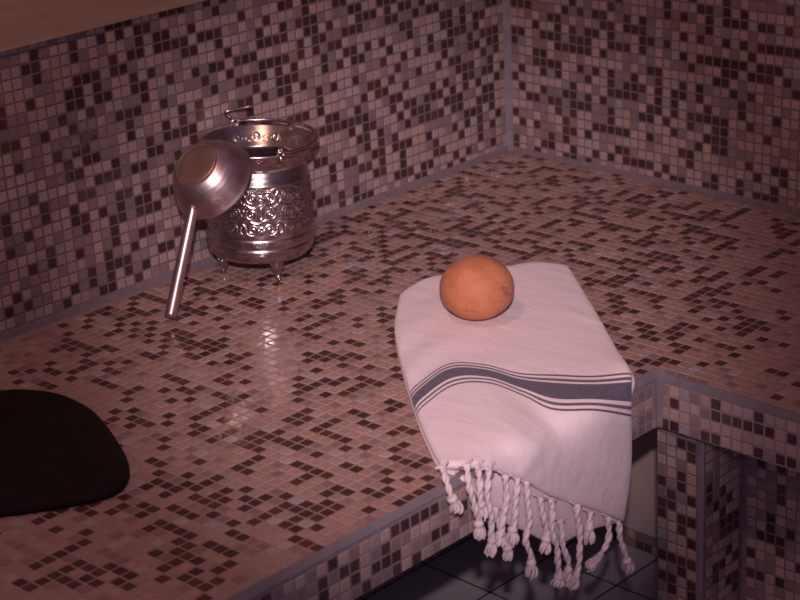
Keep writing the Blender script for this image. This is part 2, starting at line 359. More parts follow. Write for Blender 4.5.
def tube(V, F, pts, rad, seg=12, cap=True):
    fr = frames(pts); b0 = len(V)
    for i, (p, t, n, b) in enumerate(fr):
        r = rad[i] if hasattr(rad, '__len__') else rad
        for k in range(seg):
            a = 2 * math.pi * k / seg
            V.append((p + n * math.cos(a) * r + b * math.sin(a) * r) * U)
    for i in range(len(fr) - 1):
        for k in range(seg):
            k2 = (k + 1) % seg
            F.append((b0 + i * seg + k, b0 + i * seg + k2, b0 + (i + 1) * seg + k2, b0 + (i + 1) * seg + k))
    if cap:
        F.append(tuple(b0 + k for k in reversed(range(seg)))); e = b0 + (len(fr) - 1) * seg
        F.append(tuple(e + k for k in range(seg)))

def smooth_path(pts, n=8):
    P = [np.array(p, float) for p in pts]; P = [2 * P[0] - P[1]] + P + [2 * P[-1] - P[-2]]; out = []
    for i in range(1, len(P) - 2):
        for k in range(n):
            t = k / n; a, b, c, d = P[i - 1:i + 3]
            out.append(.5 * ((2 * b) + (c - a) * t + (2 * a - 5 * b + 4 * c - d) * t * t + (-a + 3 * b - 3 * c + d) * t ** 3))
    out.append(P[-2]); return out

def resample(prof, step):
    out = [prof[0]]
    for a, b in zip(prof, prof[1:]):
        L = math.dist(a, b); n = max(1, int(round(L / step)))
        for k in range(1, n + 1): out.append((a[0] + (b[0] - a[0]) * k / n, a[1] + (b[1] - a[1]) * k / n))
    return out

def lathe(prof, seg, origin, axis, disp=None):
    """prof in (r, h) about the axis through origin; disp(theta, idx) moves a vertex outward."""
    axis = Vector(axis).normalized(); ref = Vector((0, 1, 0)) if abs(axis.y) < .9 else Vector((1, 0, 0))
    ex = (ref - axis * ref.dot(axis)).normalized(); ey = axis.cross(ex); o = Vector(origin)
    V, F = [], []
    for i, (r, h) in enumerate(prof):
        for k in range(seg):
            a = 2 * math.pi * k / seg
            rr = r + (disp[i, k] if disp is not None else 0)
            V.append((o + axis * h + ex * math.cos(a) * rr + ey * math.sin(a) * rr) * U)
    for i in range(len(prof) - 1):
        for k in range(seg):
            k2 = (k + 1) % seg
            F.append((i * seg + k, i * seg + k2, (i + 1) * seg + k2, (i + 1) * seg + k))
    F.append(tuple(reversed(range(seg)))); e = (len(prof) - 1) * seg
    F.append(tuple(e + k for k in range(seg)))
    return V, F, ex, ey

# ================================================================ the room
box_obj('floor', (-2, -2, FLOOR_Z - 2), (190, 150, FLOOR_Z), M_FLOOR).data.name = 'floor'
tag(bpy.data.objects['floor'], 'grey square tiled floor below the bench', 'floor', 'structure')

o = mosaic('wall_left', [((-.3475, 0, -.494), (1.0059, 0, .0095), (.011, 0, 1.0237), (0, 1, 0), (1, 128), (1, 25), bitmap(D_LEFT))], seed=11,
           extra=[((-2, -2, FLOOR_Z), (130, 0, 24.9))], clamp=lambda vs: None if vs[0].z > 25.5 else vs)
tag(o, 'left wall of small brown and beige mosaic tiles behind the bucket', 'wall', 'structure')
o = mosaic('wall_right', [((0, -.0365, -.486), (0, 1.0043, .0065), (0, .0108, 1.0016), (1, 0, 0), (1, 98), (1, 46), bitmap(D_RIGHT))], seed=12,
           extra=[((-2, 0, FLOOR_Z), (0, 100, 60))])
tag(o, 'right wall of small brown and beige mosaic tiles', 'wall', 'structure')
# grey corner strip and the fillets along the bench
def prism_obj(name, poly, p0, p1, mat, parent=None):
    """poly: list of offsets (Vectors) extruded from p0 to p1"""
    V = [(Vector(p0) + Vector(q)) * U for q in poly] + [(Vector(p1) + Vector(q)) * U for q in poly]; n = len(poly)
    F = [tuple(reversed(range(n))), tuple(range(n, 2 * n))] + [(k, (k + 1) % n, n + (k + 1) % n, n + k) for k in range(n)]
    ob = obj_from(name, V, F, mat, parent); fix_normals(ob); return ob
o = prism_obj('trim_1', [(0, 0, 0), (.62, 0, 0), (.5, .1, 0), (.1, .5, 0), (0, .75, 0)], (0, 0, .0), (0, 0, 60), M_TRIM)
tag(o, 'grey upright strip in the corner between the two walls', 'trim', 'structure')
o = prism_obj('trim_2', [(0, 0, 0), (0, .32, 0), (0, .06, .55), (0, 0, .6)], (0.6, 0, 0), (130, 0, 0), M_GROUT)
tag(o, 'grout fillet along the foot of the left wall', 'trim', 'structure')
o = prism_obj('trim_3', [(0, 0, 0), (.32, 0, 0), (.06, 0, .55), (0, 0, .6)], (0, .75, 0), (0, 100, 0), M_GROUT)
tag(o, 'grout fillet along the foot of the right wall', 'trim', 'structure')
o = box_obj('trim_4', (0, -1.2, 24.75), (130, .55, 60), M_WOOD)
tag(o, 'plain brown wood boarding above the left wall tiles', 'trim', 'structure')

# ================================================================ the bench
bench = tag(empty('tiled_bench', (20 * U, 20 * U, FLOOR_Z * U)),
            'L-shaped built-in bench covered in small brown and beige mosaic tiles', 'bench')
def fit_top(vs):
    """cut the tiles where they meet the edges of the L-shaped seat"""
    cx = sum(v.x for v in vs) / 8; cy = sum(v.y for v in vs) / 8
    if cx > BX and cy > BY + .15: return None
    if cy < .7 or cx < .4 or cx > 129 or cy > 99: return None
    if BX - 2.4 < cx < BX + .8 and BY - 1.9 < cy < BY and (cx - BX) + (cy - BY) > -1.1: return None
    out = []
    for v in vs:
        v = v.copy()
        if cx > BX - .3 and cy < BY + .6: v.y = min(v.y, BY - .2)
        if cy > BY - .5: v.x = min(v.x, BX - .01)
        v.x = max(v.x, .3); v.y = max(v.y, .3); out.append(v)
    w = (out[1] - out[0]).length; h = (out[3] - out[0]).length
    return out if w > .12 and h > .12 else None
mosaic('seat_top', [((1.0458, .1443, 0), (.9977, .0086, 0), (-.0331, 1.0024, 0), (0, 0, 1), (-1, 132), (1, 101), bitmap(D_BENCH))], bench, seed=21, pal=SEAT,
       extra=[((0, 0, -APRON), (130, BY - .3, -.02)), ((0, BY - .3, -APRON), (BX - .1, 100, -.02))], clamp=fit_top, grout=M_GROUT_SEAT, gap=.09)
def fit_front(vs):
    out = []
    for v in vs:
        v = v.copy(); v.z = max(-APRON + .02, min(v.z, -.74)); v.x = max(v.x, BX + .1); out.append(v)
    return out if (out[1] - out[0]).length > .12 and (out[3] - out[0]).length > .2 else None
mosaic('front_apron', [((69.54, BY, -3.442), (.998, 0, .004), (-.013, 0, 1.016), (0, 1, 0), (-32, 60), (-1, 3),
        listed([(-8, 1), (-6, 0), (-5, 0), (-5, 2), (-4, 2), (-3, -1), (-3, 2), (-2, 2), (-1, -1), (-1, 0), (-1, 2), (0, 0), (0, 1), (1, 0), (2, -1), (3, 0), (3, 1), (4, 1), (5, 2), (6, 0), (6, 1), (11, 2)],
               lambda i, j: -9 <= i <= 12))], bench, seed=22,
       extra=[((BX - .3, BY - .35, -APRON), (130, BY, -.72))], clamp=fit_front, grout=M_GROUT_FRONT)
def fit_side(vs):
    out = []
    for v in vs:
        v = v.copy(); v.z = max(-APRON + .02, min(v.z, -.82)); v.y = max(v.y, BY + .55); out.append(v)
    return out if (out[1] - out[0]).length > .12 and (out[3] - out[0]).length > .2 else None
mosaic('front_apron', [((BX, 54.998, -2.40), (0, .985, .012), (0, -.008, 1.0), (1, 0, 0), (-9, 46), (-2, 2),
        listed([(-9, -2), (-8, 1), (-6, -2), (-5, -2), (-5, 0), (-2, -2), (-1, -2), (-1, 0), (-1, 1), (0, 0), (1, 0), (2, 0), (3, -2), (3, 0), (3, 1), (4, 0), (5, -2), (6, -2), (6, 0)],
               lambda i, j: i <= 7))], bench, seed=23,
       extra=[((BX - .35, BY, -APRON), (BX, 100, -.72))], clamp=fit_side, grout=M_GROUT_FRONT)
prism_obj('edge_trim', [(0, -.3, -.75), (0, .03, -.75), (0, .05, -.6), (0, -.22, .03), (0, -.3, .03)], (BX - .2, BY, 0), (130, BY, 0), M_TRIM, bench)
prism_obj('edge_trim', [(-.3, 0, -.8), (.03, 0, -.8), (.04, 0, -.7), (0, 0, -.06), (-.3, 0, -.06)], (BX, BY - .2, 0), (BX, 100, 0), M_TRIM, bench)
prism_obj('corner_trim', [(-.3, -.3, 0), (.55, -.3, 0), (.55, .02, 0), (.08, .1, 0), (.03, .5, 0), (-.3, .5, 0)], (BX, BY, -APRON), (BX, BY, -.3), M_TRIM, bench)
# pillar under the seat, its side and the recess beside it
PX = 36.8; P0, P1 = 47.25, 51.75; RX = 31.0
def fit_pillar(vs):
    if max(v.z for v in vs) > -APRON or min(v.z for v in vs) < FLOOR_Z: return None
    return vs
mosaic('pillar', [((PX, 49.695, -13.627), (0, .99, 0), (0, -.009, .985), (1, 0, 0), (-2, 2), (-17, 10),
         listed([(-2, -6), (-2, -4), (-2, 0), (-2, 1), (-2, 3), (-1, -7), (-1, -6), (-1, -4), (-1, 1), (-1, 2), (0, -5), (0, -4), (0, -1), (0, 0), (0, 3), (0, 4), (0, 7), (1, -7), (1, -6), (1, -4), (1, -2), (1, 0), (1, 2), (1, 6), (1, 7)], lambda i, j: True)),
                  ((33.907, P1, -15.443), (.963, 0, .01), (.01, 0, .98), (0, 1, 0), (-2, 3), (-14, 11),
         listed([(-2, -6), (-2, -5), (-2, -3), (-2, 0), (-2, 1), (-1, -5), (-1, -2), (-1, 0), (-1, 1), (-1, 3), (0, -3), (0, 0), (0, 1), (0, 2), (0, 4), (1, -4), (1, -3), (1, 3), (2, 4), (2, 5)], lambda i, j: True))], bench, seed=24,
       extra=[((19.8, P0, FLOOR_Z), (PX, P1, -APRON))], clamp=fit_pillar)
prism_obj('pillar_trim', [(-.35, -.35, 0), (.06, -.35, 0), (.06, -.05, 0), (-.05, .06, 0), (-.35, .06, 0)], (PX, P1, FLOOR_Z), (PX, P1, -APRON), M_TRIM, bench)
mosaic('recess_panel', [((RX, 54.528, -16.264), (0, .96, .03), (0, -.01, .96), (1, 0, 0), (-2, 46), (-14, 12),
         listed([(-3, -3), (-3, 2), (-3, 4), (-2, -4), (-2, -2), (-1, -4), (-1, 0), (0, 0), (0, 1), (0, 2), (1, -4), (1, -1), (1, 0), (1, 4), (2, 1), (3, 3)], lambda i, j: i < 3 and j < 5))], bench, seed=25,
       extra=[((RX - 2, P1, FLOOR_Z), (RX, 100, -APRON))], clamp=fit_pillar)
box_obj('riser_panel', (18.8, 0.02, FLOOR_Z + 2), (19.8, P0, -APRON), M_PANEL, bench)
mosaic('skirting', [((19.85, .6, FLOOR_Z + .55), (0, 1, 0), (0, 0, .95), (1, 0, 0), (0, 46), (0, 2), listed([(32, 0), (33, 0)], lambda i, j: 30 < i < 35))], bench, seed=26,
       extra=[((18.8, 0.02, FLOOR_Z), (19.84, P0, FLOOR_Z + 2))])

# ================================================================ the metal bucket
BC = Vector((42.1, 5.87, 2.1)); AX = Vector((-.038, .026, 1)).normalized()
prof = [(0.01, .0), (3.7, .0), (4.35, .12), (4.75, .45), (4.97, .95), (5.02, 1.35), (4.93, 1.62), (4.99, 1.8), (4.99, 2.35), (4.92, 2.5), (4.9, 3.2), (4.8, 5.0), (4.68, 6.9),
        (4.62, 7.3), (4.68, 7.42), (4.62, 7.55), (4.52, 7.95), (4.36, 8.3), (4.24, 8.6), (4.26, 8.9), (4.5, 9.35), (4.85, 9.85), (5.2, 10.2), (5.42, 10.32), (5.45, 10.42), (5.4, 10.52), (5.25, 10.5),
        (4.95, 10.05), (4.5, 9.3), (4.12, 8.75), (4.1, 8.5), (4.4, 7.9), (4.5, 7.2), (4.75, 3), (4.8, 1.4), (4.4, .5), (0.01, .3)]
prof = resample(prof, .07)
SEG = 512
def emboss():
    hs = np.array([h for r, h in prof]); rs = np.array([r for r, h in prof])
    outer = np.zeros(len(prof), bool)
    top = int(np.argmax(hs)); outer[:top] = True
    th = np.arange(SEG) * 2 * np.pi / SEG
    D = np.zeros((len(prof), SEG))
    rowsel = np.where(outer & (hs > 2.3) & (hs < 7.4))[0]
    # scrolls: spirals, leaves and rosettes repeated round the body, in (arc length, height)
    rnd = np.random.RandomState(3); pts = []
    nrep = 9; per = 2 * np.pi / nrep; R0 = 4.85
    for q in range(nrep):
        c0 = q * per
        k = 2 * np.pi * R0 / nrep
        def spiral(cx, cz, r0, turns, sgn, ph):
            for t in np.linspace(0, 1, 36):
                a = ph + sgn * turns * 2 * np.pi * t; r = r0 * (1 - .86 * t)
                pts.append((c0 * R0 + cx * k + r * np.cos(a), cz + r * np.sin(a), .062 + .035 * (1 - t)))
        for row, cz in enumerate((3.5, 4.95, 6.4)):
            o = .5 * (row % 2)
            spiral(.24 + o, cz, .62, 1.9, 1 if row % 2 else -1, row); spiral(.76 + o, cz, .62, 1.9, -1 if row % 2 else 1, np.pi - row)
            for t in np.linspace(0, 1, 40):
                pts.append((c0 * R0 + k * t, cz + .72 + .16 * np.sin(4 * np.pi * t + row), .065))
            for q2 in range(6):
                a = q2 * np.pi / 3
                pts.append((c0 * R0 + o * k + .2 * np.cos(a), cz + .2 * np.sin(a), .085))
            for sg in (-1, 1):                              # pairs of leaves between the scrolls
                for t in np.linspace(0, 1, 14):
                    pts.append((c0 * R0 + (o + .5) * k + sg * .28 * np.sin(np.pi * t), cz - .55 + 1.1 * t, .06))
        for q2 in range(14):
            pts.append((c0 * R0 + rnd.uniform(0, k), rnd.uniform(2.8, 7.1), rnd.uniform(.06, .1)))
    pts = np.array(pts); circ = 2 * np.pi * R0
    for i in rowsel:
        near = pts[np.abs(pts[:, 1] - hs[i]) < .45]
        if not len(near): continue
        dx = (th[:, None] * R0 - near[None, :, 0] + circ / 2) % circ - circ / 2
        d2 = dx ** 2 + (near[None, :, 1] - hs[i]) ** 2
        D[i] += .095 * np.max(np.exp(-d2 / near[None, :, 2] ** 2), axis=1)
    def dots(h0, n, w, amp, ph=0, ring=0):
        for i in range(len(prof)):
            if outer[i] and abs(hs[i] - h0) < .6 or (not outer[i] and amp < 0 and abs(hs[i] - h0) < .6):
                s = ((th * n / (2 * np.pi) + ph) % 1 - .5) * 2 * np.pi * rs[i] / n
                d = np.sqrt(s ** 2 + (hs[i] - h0) ** 2)
                D[i] += amp * np.exp(-((d - ring) / w) ** 2)
    dots(2.07, 26, .16, .07); dots(2.07, 26, .05, -.05, ring=.02); dots(1.95, 52, .06, .03, .25)
    dots(9.5, 22, .09, .09, ring=.2); dots(9.1, 44, .1, .05, .25)
    dots(9.55, 16, .07, -.07, .3, ring=.24); dots(9.55, 16, .08, -.06, .3); dots(9.55, 48, .06, -.03, .2)
    return D
bucket = tag(empty('bucket', (BC.x * U, BC.y * U, 0)), 'embossed silver metal bath bucket standing on small feet in front of the left wall', 'bucket')
V, F, ex, ey = lathe(prof, SEG, BC, AX, emboss())
obj_from('body', V, F, M_SILVER, bucket, smooth=True)
for a, rad in ((-.72, 3.5), (1.28, 3.3), (3.4, 3.3)):
    d = Vector((math.cos(a), math.sin(a), 0)); c = Vector((BC.x, BC.y, 0))
    pts = smooth_path([c + d * (rad - .15) + Vector((0, 0, 2.25)), c + d * (rad + .05) + Vector((0, 0, 1.6)), c + d * (rad + .02) + Vector((0, 0, .95)), c + d * (rad + .12) + Vector((0, 0, .45)), c + d * (rad + .42) + Vector((0, 0, .14))], 5)
    n = len(pts); V, F = [], []
    tube(V, F, pts, [(.62 * (1 - i / (n - 1)) ** 1.3 + .15 + .10 * math.exp(-((i / (n - 1) - .82) / .1) ** 2)) for i in range(n)], 14)
    side = Vector((-d.y, d.x, 0))                       # a scroll on either side of the foot
    for sg in (-1, 1):
        pp = [c + d * (rad + .15) + side * sg * (.15 + .32 * math.sin(t * 3.1)) + Vector((0, 0, 1.75 - .75 * t)) for t in np.linspace(0, 1, 9)]
        tube(V, F, pp, .11, 8)
    ft = obj_from('foot', V, F, M_SILVER, bucket, smooth=True)
# lugs and the bail lying round the rim
def bpt(a, r, h): return BC + AX * h + (ex * math.cos(a) + ey * math.sin(a)) * r
def ang_of(v):
    w = Vector(v) - BC; return math.atan2(w.dot(ey), w.dot(ex))
A1 = ang_of((BC.x + .92, BC.y + 3.88, 12)); A2 = A1 + math.pi
for a in (A1, A2):
    V, F = [], []
    ring = [bpt(a, 5.5, 10.75) + (AX * math.cos(t) * .32 + (ey * math.cos(a) - ex * math.sin(a)) * math.sin(t) * .32) for t in np.linspace(0, 2 * math.pi, 21)]
    tube(V, F, ring, .11, 8)
    tube(V, F, [bpt(a, 5.42, 9.9), bpt(a, 5.5, 10.2), bpt(a, 5.5, 10.5)], [.28, .26, .2], 10)
    obj_from('lug', V, F, M_SILVER, bucket, smooth=True)
V, F = [], []
arc = [bpt(A1 - .06, 5.62, 10.85)]
sgn = 1
for t in np.linspace(0.05, .97, 40):
    a = A1 + sgn * math.pi * t
    arc.append(bpt(a, 5.5 - .06 * math.sin(math.pi * t), 10.72 + .05 * math.sin(math.pi * t) + .2 * t))
arc += [bpt(A2 + .05, 5.75, 11.25), bpt(A2 + .16, 5.6, 11.9), bpt(A2 + .05, 5.4, 12.05), bpt(A2 - .14, 5.3, 12.15), bpt(A2 - .30, 5.3, 12.3)]
tube(V, F, smooth_path(arc, 3), .16, 10)
obj_from('bail_handle', V, F, M_SILVER, bucket, smooth=True)

# ================================================================ the ladle leaning on the bucket
LC = Vector((48.78, 8.05, 11.0)); LN = Vector((.682, .096, .725)).normalized(); TIP = Vector((55.75, 9.0, .56))
ladle = tag(empty('ladle', (TIP.x * U, TIP.y * U, 0)), 'plain silver metal ladle upside down, its bowl leaning on the bucket rim', 'ladle')
lp = [(0.01, 2.98), (1.5, 2.98), (1.95, 2.96), (2.02, 2.88), (2.1, 2.98), (2.3, 2.92), (2.6, 2.66), (2.95, 2.28), (3.25, 1.85), (3.5, 1.38), (3.68, .95), (3.8, .6), (3.92, .32), (4.06, .1), (4.1, 0), (4.04, -.06), (3.94, .02), (3.8, .25), (3.55, .85), (3.35, 1.35), (2.85, 2.1), (2.3, 2.7), (0.01, 2.78)]
lp = resample([(r * .955, h * .955) for r, h in lp], .1)
V, F, lx, ly = lathe(lp, 128, LC, LN)
ob = obj_from('bowl', V, F, M_SILVER2, ladle, smooth=True); fix_normals(ob)
hd = (TIP - LC); hd_in = (hd - LN * hd.dot(LN)).normalized()
P0_ = LC + hd_in * 3.4 + LN * 1.1 + Vector((-.17, .18, 0))
dirh = (TIP - P0_).normalized()
V, F = [], []
n = 30
pts = [P0_ - dirh * .5 + (TIP - P0_ + dirh * .5) * (i / (n - 1)) for i in range(n)]
tube(V, F, pts, [.42 + .07 * min(1, i / 9) + .05 * (i / n) for i in range(n)], 20, cap=False)
inner = [pts[-1], pts[-1] - dirh * .6]
b0 = len(V); tube(V, F, inner, [.46, .42], 20, cap=True)
e = b0 - 20
for k in range(20): F.append((e + k, e + (k + 1) % 20, b0 + (k + 1) % 20, b0 + k))
F.remove(tuple(b0 + k for k in reversed(range(20))))
h = obj_from('handle', V, F, M_SILVER2, ladle, smooth=True); fix_normals(h)
V, F = [], []
for s in (-1, 1):
    t = dirh.cross(LN).normalized()
    tube(V, F, smooth_path([P0_ - dirh * .9 + t * s * .1 + LN * .25, P0_ - dirh * .3 + t * s * .3 + LN * .22, P0_ + dirh * .5 + t * s * .12 + LN * .2], 6), .17, 8)
obj_from('handle_bracket', V, F, M_SILVER2, ladle, smooth=True)

# ================================================================ the towel
NET = [
[[40.2,21.75,.95],[36.6,21.4,1.2],[34.2,22.5,1.25],[32.0,24.0,1.25],[29.6,25.4,1.25],[27.3,26.7,1.2],[25.6,29.0,.95]],
[[46.09,26.85,1.15],[42.02,27.45,1.3],[39.75,28.97,1.25],[38.2,31.21,1.2],[36.24,33.09,1.2],[34.14,34.71,1.2],[33.39,38.44,1.1]],
[[50.97,32.24,1.15],[46.58,32.51,1.5],[44.59,34.47,1.5],[43.39,37.14,1.3],[41.63,39.3,1.25],[39.61,41.18,1.25],[38.22,44.18,1.1]],
[[54.95,37.02,1.1],[50.42,36.78,1.6],[48.58,39.04,1.6],[47.7,42.1,1.3],[46.08,44.49,1.2],[44.35,46.6,1.12],[41.85,48.54,1.09]],
[[57.73,40.51,1.1],[53.24,40.09,1.5],[51.3,42.06,1.6],[50.61,44.9,1.05],[50.75,47.95,.75],[47.66,49.65,-.02],[42.82,49.5,-2.47]],
[[60.4,44.12,1.05],[58.16,45.45,1.4],[56.85,47.4,1.35],[55.45,49.25,.65],[51.64,49.65,-1.49],[47.61,49.65,-4.09],[42.92,49.5,-6.88]],
[[62.37,47.12,.9],[61.53,48.86,1.11],[59.86,49.62,.45],[56.33,49.8,-2.13],[52.52,49.7,-5.22],[48.06,49.65,-8.04],[43.85,49.5,-11.01]]]
UNDER_HEM = [[62.2,46.9,.45],[61.2,48.95,-.6],[59.11,49.15,-4.05],[55.52,49.15,-6.91],[51.98,49.15,-9.56],[48.33,49.15,-10.01],[44.56,49.15,-10.92]]

def cr_basis(t):
    return np.array([-.5 * t + t * t - .5 * t ** 3, 1 - 2.5 * t * t + 1.5 * t ** 3, .5 * t + 2 * t * t - 1.5 * t ** 3, -.5 * t * t + .5 * t ** 3])
def cr_eval(ctrl, us):
    c = np.asarray(ctrl, float); n = len(c)
    c = np.concatenate([[2 * c[0] - c[1]], c, [2 * c[-1] - c[-2]]])
    out = []
    for u in us:
        x = u * (n - 1); i = min(int(x), n - 2); out.append(np.tensordot(cr_basis(x - i), c[i:i + 4], axes=(0, 0)))
    return np.array(out)

def slab(name, net, thick, mat, parent, nu=84, nv=150, edge=.035, wr=0.):
    """a padded folded cloth: `net` is its upper face"""
    us = np.concatenate([edge * (1 - np.cos(np.linspace(0, math.pi / 2, 6)))[:-1], np.linspace(edge, 1 - edge, nu), 1 - edge * (1 - np.cos(np.linspace(0, math.pi / 2, 6)))[:-1][::-1]])
    ev = edge * .6
    vs = np.concatenate([ev * (1 - np.cos(np.linspace(0, math.pi / 2, 6)))[:-1], np.linspace(ev, 1 - ev, nv), 1 - ev * (1 - np.cos(np.linspace(0, math.pi / 2, 6)))[:-1][::-1]])
    net = np.array(net, float)
    cols = cr_eval(net, vs)                                  # (V, 7, 3)
    P = cr_eval(cols.transpose(1, 0, 2), us).transpose(1, 0, 2)   # (V, U, 3)
    du = np.gradient(P, us, axis=1); dv = np.gradient(P, vs, axis=0)
    N = np.cross(du, dv); N /= np.linalg.norm(N, axis=2, keepdims=True) + 1e-9
    if N[10, len(us) // 2, 2] < 0: N = -N
    for _ in range(3):
        Q = N.copy(); Q[1:-1] = (N[:-2] + N[2:] + 2 * N[1:-1]) / 4; Q[:, 1:-1] = (Q[:, :-2] + Q[:, 2:] + 2 * Q[:, 1:-1]) / 4; N = Q
    N /= np.linalg.norm(N, axis=2, keepdims=True) + 1e-9
    def prof(x, e):
        d = np.minimum(x, 1 - x) / e
        return np.sqrt(np.clip(1 - np.clip(1 - d, 0, 1) ** 2, 0, 1))
    t = prof(us, edge)[None, :] * prof(vs, ev)[:, None]
    uu, vv = np.meshgrid(us, vs)
    if wr:
        w = wr * (np.exp(-(uu / .35) ** 2) * np.sin(34 * vv + 9 * uu) * .5 * np.exp(-((vv - .33) / .3) ** 2) + .35 * np.sin(9 * uu - 4 * vv + 1) * np.sin(7 * vv + 2 * uu)
                  + .5 * np.exp(-((uu - .62 + .5 * (vv - .7)) / .03) ** 2) * (vv > .66) * np.clip((vv - .66) * 8, 0, 1) + .3 * np.exp(-((vv - .12 - .1 * uu) / .02) ** 2))
        P = P + N * (w * t)[..., None]
    top = P + N * (thick * .5 * (t - 1))[..., None]
    bot = P + N * (thick * .5 * (-t - 1))[..., None]
    nV, nU = len(vs), len(us)
    verts = np.concatenate([top.reshape(-1, 3), bot.reshape(-1, 3)]) * U
    F = []; UVv = np.concatenate([np.stack([uu, vv], -1).reshape(-1, 2)] * 2)
    off = nV * nU
    for j in range(nV - 1):
        for i in range(nU - 1):
            a = j * nU + i
            F.append((a, a + 1, a + nU + 1, a + nU)); F.append((off + a + nU, off + a + nU + 1, off + a + 1, off + a))
    ob = obj_from(name, verts, F, mat, parent, smooth=True)
    me = ob.data; uvl = me.uv_layers.new(name='weave')
    idx = np.empty(len(me.loops), np.int32); me.loops.foreach_get('vertex_index', idx)
    uvl.data.foreach_set('uv', UVv[idx].astype(np.float32).ravel())
    bm = bmesh.new(); bm.from_mesh(me); bmesh.ops.remove_doubles(bm, verts=bm.verts, dist=1e-6); bmesh.ops.recalc_face_normals(bm, faces=bm.faces); bm.to_mesh(me); bm.free()
    return ob

towel = tag(empty('towel', (45 * U, 38 * U, 0)), 'folded white cotton towel with dark striped band and knotted fringe over the bench edge', 'towel')
slab('top_fold', NET, .72, M_TOWEL, towel, wr=.16)
under = []
for j, row in enumerate(NET):
    r = []
    for i, q in enumerate(row):
        q = np.array(q); y, z = q[1], q[2]
        a, b = max(y - 48.4, 0), max(z, 0)
        L = math.hypot(a, b); s = max(.3, L - .7) / L if L > 0 else 1
        q = np.array([q[0], 48.4 + a * s if a > 0 else y, b * s if b > 0 else z])
        r.append(q)
    under.append(r)
under[-1] = [np.array(q) for q in UNDER_HEM]
under[-2] = [(a * .55 + b * .45) if False else a for a, b in zip(under[-2], under[-1])]
for r in under:                                              # shows a little beyond the top fold on the right
    d = r[6] - r[5]; r[6] = r[6] + d / np.linalg.norm(d) * .35
M_PLAIN = noise_mat('white_cotton_underside', (.74, .62, .68), (.82, .69, .75), 60, .9, bump=.3, bump_scale=1400, spec=.15)
slab('under_fold', under, .42, M_PLAIN, towel)

TAS = [
[[63.51,48.49,1.55],[64.33,49.6,.98],[64.44,49.94,.2],[63.9,49.95,-.96],[64.04,49.95,-1.53]],
[[61.86,49.26,1.29],[62.48,49.95,.1],[62.05,49.95,-1.65],[61.61,49.95,-3.44],[61.68,49.95,-4.7]],
[[60.21,49.84,.57],[60.63,49.95,-1.05],[60.41,49.95,-3.14],[60.3,49.95,-5.22],[60.69,49.95,-6.53]],
[[59.64,49.75,-2.9],[59.38,49.75,-4.32],[58.79,49.75,-5.88],[58.39,49.75,-7.05],[58.76,49.75,-7.72]],
[[58.55,49.95,-.69],[58.64,49.95,-2.67],[59.05,49.95,-4.29],[59.54,49.95,-5.39],[59.79,49.95,-6.02]],
[[56.39,49.95,-2.13],[56.18,49.95,-5.35],[56.58,49.95,-6.84],[56.08,49.95,-8.75],[56.14,49.95,-10.33]],
[[54.76,49.95,-4.12],[54.7,49.95,-5.56],[54.17,49.95,-7.05],[54.44,49.95,-8.2],[54.69,49.95,-8.85]],
[[53.62,50.0,-4.67],[53.59,50.0,-7.3],[53.07,50.0,-9.65],[53.01,50.0,-11.41],[53.28,50.0,-12.42]],
[[52.64,49.95,-6.86],[52.45,49.95,-8.64],[51.91,49.95,-10.6],[51.82,49.95,-11.69],[52.2,49.95,-12.48]],
[[50.6,49.95,-6.44],[50.41,49.95,-8.67],[50.33,49.95,-10.43],[50.86,49.95,-12.38],[51.74,49.95,-13.3]],
[[49.05,49.95,-7.69],[49.2,49.95,-9.19],[49.35,49.95,-10.43]],
[[46.71,49.95,-9.11],[46.86,49.95,-10.9],[47.63,49.95,-11.89],[48.64,49.95,-12.24],[49.52,49.95,-12.55]],
[[45.33,49.8,-10.23],[45.09,49.8,-11.84],[44.72,49.8,-13.09],[44.21,49.8,-14.4],[44.09,49.8,-15.36]],
[[61.08,49.59,1.0],[61.36,49.9,-.59],[61.23,49.9,-2.24],[61.28,49.9,-3.18]],
[[57.37,49.95,-1.41],[57.55,49.95,-3.13],[57.84,49.95,-4.64],[58.11,49.95,-5.68],[58.04,49.95,-6.62]]]
rndT = random.Random(5)
